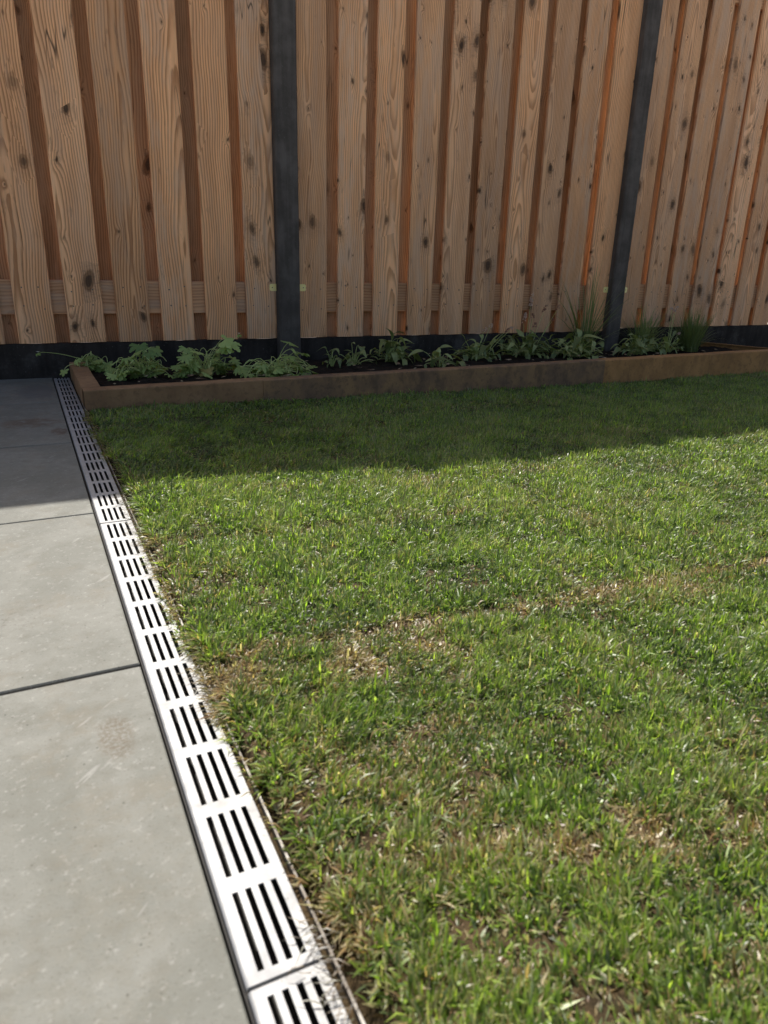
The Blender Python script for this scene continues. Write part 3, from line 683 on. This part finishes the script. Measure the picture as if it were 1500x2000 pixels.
# ------------------------------------------------------------------ plants in the planter
def mesh(name, vf, mat, smooth=True):
    me = bpy.data.meshes.new(name); me.from_pydata([tuple(v) for v in vf[0]], [], vf[1]); me.update()
    if smooth: me.polygons.foreach_set('use_smooth', [True] * len(me.polygons))
    me.materials.append(mat); return me
def lobed_leaf(lobes, seed):
    """palmate leaf, stalk at the origin, unit radius, lobes toothed, blade cupped"""
    r = random.Random(seed); V = [(0, 0.12, 0.0)]; ring = []
    for k in range(lobes):
        a0 = -2.25 + 4.5 * (k + 0.5) / lobes; ln = (1.0 - 0.16 * abs(k - (lobes - 1) / 2) / (lobes / 2)) * r.uniform(0.9, 1.08); hw = 2.05 / lobes
        for (da, rr) in ((-hw * 1.05, 0.55), (-hw * 0.82, 0.82), (-hw * 0.48, 0.84), (-hw * 0.36, 0.97), (0.0, 1.0), (hw * 0.36, 0.95), (hw * 0.52, 0.84), (hw * 0.82, 0.80)):
            a = a0 + da; q = ln * rr; ring.append((q * math.sin(a), 0.12 + q * math.cos(a), -0.30 * q * q + 0.10 * math.cos(a * lobes * 1.4) * q + r.uniform(-0.03, 0.03)))
    V += ring; F = [(0, i, i + 1) for i in range(1, len(ring))]
    return V, F
def lance_leaf(wid, curl, seed):
    r = random.Random(seed); V = []; F = []; n = 7
    for i in range(n + 1):
        s = i / n; w = wid * (math.sin(math.pi * min(1, s * 0.93 + 0.05)) ** 0.8) * (1 - 0.35 * s); z = curl * (0.55 * s - s * s * 1.1); y = s * (1 - 0.15 * abs(curl) * s)
        k = 0.25 * w + r.uniform(-0.012, 0.012); V += [(-w, y, z + k), (0, y, z), (w, y, z + k)]
        if i: b = (i - 1) * 3; F += [(b, b + 1, b + 4, b + 3), (b + 1, b + 2, b + 5, b + 4)]
    return V, F
GER = [mesh('leaf', lobed_leaf(5 + k % 3, k), M_GER) for k in range(6)]
GERY = mesh('leaf', lobed_leaf(5, 77), M_YEL)
BIS = [mesh('leaf', lance_leaf(0.17 + 0.035 * k, 0.5 + 0.3 * k, k), M_BIS) for k in range(5)]
BISY = mesh('leaf', lance_leaf(0.17, 0.9, 55), M_YEL)
def leaf_at(root, me, pos, az, pitch, roll, size):
    o = inst('leaf', me, root); o.location = pos; o.scale = (size, size, size)
    o.rotation_euler = (Matrix.Rotation(az, 3, 'Z') @ Matrix.Rotation(pitch, 3, 'X') @ Matrix.Rotation(roll, 3, 'Y')).to_euler()
    return o
def stem(root, a, b, sag, r=0.0013, name='stem', mat=None, bend=(0, 0)):
    a, b = Vector(a), Vector(b); pts = []
    for i in range(7):
        s = i / 6; q = a.lerp(b, s); k = 4 * s * (1 - s); pts.append(q + Vector((bend[0] * k, bend[1] * k, sag * k)))
    v, f = tube_vf(pts, [r * (1.15 - 0.4 * i / 6) for i in range(7)], 4); return obj(name, v, f, mat or M_STEM, root)
SZ = 0.040
def at_px(px, py, y=None):
    """a place on the soil, or on the upright plane at depth y"""
    if y is None: return Vector(ground(px, py, SZ))
    d = ray(px, py); t = y / d[1]; return Vector(C_P + t * d)
def geranium(cx, cy, leaves, label, extra=(), n_low=8, spread=0.10, size=0.043):
    """leaves: (px, py, size factor) where single leaves show; low leaves fill the heart"""
    c = at_px(cx, cy); root = tag(empty('geranium', c), label, 'plant', 'plants in the steel planter'); R = random.Random(int(cx))
    for (px, py, s) in leaves:
        p = at_px(px, py, c.y + R.uniform(-0.07, 0.03)) - c
        p.z = max(p.z, 0.012)
        b0 = Vector((R.uniform(-.02, .02), R.uniform(-.02, .02), -0.005))
        stem(root, b0, p, 0.02 + 0.02 * R.random(), 0.0014, bend=(R.uniform(-.015, .015), R.uniform(-.02, .02)))
        az = math.atan2(p.y - 0.06, p.x) - math.pi / 2 + R.uniform(-0.8, 0.8)
        leaf_at(root, GER[R.randrange(6)], p, az, R.uniform(-0.9, 0.25), R.uniform(-0.5, 0.5), size * s)
    for k in range(int(n_low * 1.8)):
        a = R.uniform(0, 6.28); rr = spread * math.sqrt(R.random()); p = Vector((rr * math.cos(a) * 1.15, rr * math.sin(a) * 0.7 - 0.01, R.uniform(0.012, 0.05)))
        b0 = Vector((R.uniform(-.03, .03), R.uniform(-.02, .02), -0.005)); stem(root, b0, p, 0.015, 0.0013)
        leaf_at(root, GER[R.randrange(6)], p, R.uniform(0, 6.28), R.uniform(-0.8, 0.3), R.uniform(-0.5, 0.5), size * R.uniform(0.7, 1.0))
    for e in extra: e(root, c, R)
    return root
def bare_stems(n, sp, hh):
    def go(root, c, R):
        for k in range(n):
            a = R.uniform(0, 6.28); b = Vector((sp * math.cos(a) * R.uniform(.4, 1), sp * 0.5 * math.sin(a) - 0.02, R.uniform(0.01, hh)))
            stem(root, (R.uniform(-.03, .03), R.uniform(-.02, .02), 0), b, R.uniform(0.01, 0.06), 0.0015, bend=(R.uniform(-.03, .03), 0))
    return go
def flower(px, py, px0, py0, dy=0.0):
    def go(root, c, R):
        p = at_px(px, py, c.y + dy) - c; q = at_px(px0, py0, c.y) - c; stem(root, q, p, 0.006, 0.0010)
        b = Vector(p)
        for k in range(5):
            o = leaf_at(root, PET, b, k * 1.257 + R.random() * .3, 0.5, 0, 0.0085); o.name = 'petal'
        for k in range(3): leaf_at(root, GER[k], b - Vector((0, 0, 0.004)), k * 2.1, -0.5, 0, 0.012)
    return go
PET = mesh('petal', lance_leaf(0.38, 0.2, 5), M_PETAL)
def yellow(px, py, s):
    def go(root, c, R):
        p = at_px(px, py, c.y - 0.05) - c; stem(root, (0, 0, 0), p, 0.02); leaf_at(root, GERY, p, 2.6, -0.9, 0.3, s)['label'] = 'yellowed drooping leaf'
    return go
geranium(182, 722, [(160, 700, .8), (178, 694, .9), (188, 703, .9), (204, 712, .9), (150, 702, .7), (196, 722, .8), (125, 722, .75), (210, 708, .7), (170, 705, .8)],
         'small lobed plant at the planter corner, its flower stalk reaching over the drain', [flower(74, 688, 150, 699), bare_stems(9, .09, .04)], 6, 0.06, 0.034)
geranium(272, 735, [(272, 672, 1.05), (288, 688, .8), (302, 678, .85), (262, 690, .9), (246, 712, .8), (243, 708, .8), (228, 742, .95), (238, 726, .9), (262, 738, .9), (356, 728, .95), (222, 730, .8), (330, 742, .6), (250, 698, .8), (216, 716, .8), (300, 740, .7)],
         'pale green lobed plant with arching stalks and one leaf held highest beside the corner', [bare_stems(32, .11, .07)], 9, 0.10)
geranium(400, 732, [(436, 662, 1.25), (448, 672, 1.2), (430, 676, 1.1), (366, 680, .9), (360, 694, .9), (376, 700, .9), (345, 712, .8), (352, 728, .9), (416, 700, .9), (440, 712, 1.0), (424, 690, 1.0), (452, 700, .9), (408, 742, .8), (432, 738, .9), (384, 686, .8)],
         'bushy lobed plant with a small white flower and a drooping yellow leaf', [flower(467, 652, 440, 690), yellow(402, 720, 0.036), bare_stems(36, .10, .10)], 9, 0.09)
geranium(535, 735, [(566, 668, .95), (574, 682, .9), (588, 690, .9), (562, 694, .9), (600, 715, .9), (606, 724, .8), (580, 708, 1.0), (556, 716, .9), (520, 742, 1.0), (505, 752, .9), (540, 748, .9), (484, 730, .8), (470, 716, .8), (596, 734, .8), (528, 728, .9), (572, 738, .8)],
         'sprawling lobed plant spilling over the planter edge in front of the post', [bare_stems(44, .15, .06)], 11, 0.12)
def bistort(cx, cy, n, rad, label, size=0.075, spikes=(), up=0.5, yel=0, name='bistort', extra=None):
    c = at_px(cx, cy); root = tag(empty(name, c), label, 'plant', 'plants in the steel planter'); R = random.Random(int(cx * 3))
    n = int(n * 3.2)
    for k in range(n):
        a = 6.283 * k / n + R.uniform(-.4, .4); rr = rad * 1.35 * R.uniform(0.05, 0.9) ** 1.3; p = Vector((rr * math.cos(a), rr * math.sin(a) * 0.7 - 0.01, R.uniform(0.006, 0.11) * R.uniform(.2, 1)))
        stem(root, (p.x * 0.2, p.y * 0.2, -0.005), p, 0.012, 0.0014)
        leaf_at(root, BISY if k < yel else BIS[R.randrange(5)], p, a - math.pi / 2 + R.gauss(0, .9), R.uniform(-0.3, up + 0.45), R.uniform(-.5, .5), size * R.choice((0.5, 0.7, 0.9, 1.15)) * R.uniform(0.8, 1.15))
    for (px, py, l, tilt, brown) in spikes:       # flower spike on a thin stalk, its foot at (px, py)
        p = at_px(px, py, c.y) - c; stem(root, (p.x * 0.3, 0, 0), p, 0.01, 0.0011)
        t = p + Vector((math.sin(tilt) * l, 0, math.cos(tilt) * l)); V, F = [], []
        for j in range(int(l / 0.0016)):
            s = R.random(); b = p.lerp(t, s); rr = 0.0080 * (1 - 0.6 * s * s); a = R.uniform(0, 6.28); q = b + Vector((rr * math.cos(a), rr * math.sin(a), 0))
            k0 = len(V); e = 0.0042; V += [q + Vector((-e, 0, 0)), q + Vector((e, 0, 0.001)), q + Vector((0, e, 0.003)), q + Vector((0, -e * .5, e * 1.4))]; F += [(k0, k0 + 1, k0 + 3), (k0 + 1, k0 + 2, k0 + 3), (k0 + 2, k0, k0 + 3), (k0, k0 + 2, k0 + 1)]
        obj('flower_spike', V, F, M_SPIKEB if brown else M_SPIKE, root)
    if extra: extra(root, c, R)
    return root
bistort(648, 713, 4, .05, 'smallest dark leafy seedling beside the sprawling lobed plant', .045, up=0.2)
bistort(690, 711, 7, .085, 'low rosette of broad leaves bare of flowers, beside a taller bushy rosette', .062, up=0.25)
bistort(764, 704, 17, .075, 'bushy broad leaved plant with one leaf standing upright, no flowers', .072, up=1.0)
bistort(858, 714, 6, .085, 'low rosette of long pointed leaves on open soil', .072, up=0.5)
bistort(926, 700, 19, .11, 'leafy plant with short pale flower spikes and a yellow leaf', .068, [(945, 648, .022, .7, 0), (957, 640, .018, .5, 0), (985, 650, .03, .9, 1), (997, 645, .022, .5, 0)], 0.8, 1)
bistort(1022, 694, 34, .14, 'large leafy plant with the tallest pale curved flower spikes', .075, [(1023, 632, .05, .15, 0), (1036, 598, .06, .1, 0), (1040, 622, .03, .0, 1), (1062, 610, .03, .2, 1), (1088, 606, .025, .4, 1), (1044, 640, .03, .05, 1), (1078, 628, .02, .4, 1)], 0.9)
bistort(1122, 696, 24, .15, 'leafy plant with curling pale stalks below the tall wispy grass', .072, up=0.6, extra=bare_stems(16, .10, .05))
bistort(1244, 690, 22, .12, 'leafy plant with yellowing leaves at the foot of the second post', .068, up=0.6, yel=2)
bistort(1302, 688, 8, .08, 'thin plant with a pink flower head between two grass tufts', .055, [(1316, 612, .02, .3, 0), (1320, 606, .02, .5, 0), (1312, 606, .018, -.2, 0), (1324, 654, .016, .9, 0)], 0.9)
def tuft(cx, cy, n, hgt, spread, wid, label, mat, stiff=0.5, seed=1, rad=0.03):
    c = at_px(cx, cy); root = tag(empty('ornamental_grass', c), label, 'grass clump', 'plants in the steel planter'); R = random.Random(seed); V = []; F = []
    for k in range(n):
        a = R.uniform(0, 6.283); r0 = rad * math.sqrt(R.random()); b = Vector((r0 * math.cos(a), r0 * math.sin(a), -0.005)); a += R.gauss(0, 0.5)
        l = hgt * R.uniform(0.55, 1.05); th = abs(R.gauss(0, spread)); d = Vector((math.cos(a), math.sin(a) * 0.8, 0)); w = wid * R.uniform(0.6, 1.1); sd = Vector((-d.y, d.x, 0)); p = b; i0 = len(V); ns = 6
        for i in range(ns + 1):
            s = i / ns; ww = w * (1 - s) ** 0.6 + 0.00015; V += [p - sd * ww, p + sd * ww]
            ang = min(th + stiff * th * s * 2.6 + 0.25 * s * s * R.random(), 2.3); p = p + (d * math.sin(ang) + Vector((0, 0, 1)) * math.cos(ang)) * (l / ns)
            if i: q = i0 + (i - 1) * 2; F.append((q, q + 1, q + 3, q + 2))
    o = obj('blades', V, F, mat, root); o['kind'] = 'stuff'
    return root
tuft(1140, 687, 90, 0.46, 0.40, 0.0032, 'tall wispy grass clump in front of the second post', M_TUFT, 0.55, 3, 0.03)
tuft(1252, 682, 200, 0.26, 0.50, 0.0028, 'loose arching grass tuft just past the second post', M_TUFT, 0.6, 5, 0.04)
tuft(1345, 684, 320, 0.24, 0.33, 0.0028, 'dense upright green grass tuft near the bare end of the planter', M_TUFT, 0.45, 8, 0.045)

# withered leaves and bits of bark on the soil
V, F = [], []; R = random.Random(5)
for k in range(150):
    x = R.uniform(0.25, 3.4); y = pfront(x) + 0.07 + R.random() * 0.42; z = 0.050 + 0.012 * R.random(); a = R.uniform(0, 6.28); l = R.uniform(0.006, 0.022); w = l * R.uniform(0.2, 0.45); t = R.uniform(-.4, .4)
    c, q = math.cos(a), math.sin(a); b = len(V)
    for (u, v, h) in ((-l, 0, 0), (0, -w, t * w), (l, 0, 0.002), (0, w, -t * w), (0, 0, 0.003)): V.append((x + u * c - v * q, y + u * q + v * c, z + h))
    F += [(b, b + 1, b + 4), (b + 1, b + 2, b + 4), (b + 2, b + 3, b + 4), (b + 3, b, b + 4)]
n = NT('withered_leaf'); n.set(Base_Color=n.mix(n.step(n.noise(n.pos(), 30.0, 1.0), 0.4, 0.6), (0.10, 0.06, 0.035), (0.36, 0.27, 0.16)), Roughness=0.8)
tag(obj('leaf_litter', V, F, n.mat), 'small withered leaves and bark bits scattered on the dark soil', 'leaf litter', kind='stuff')
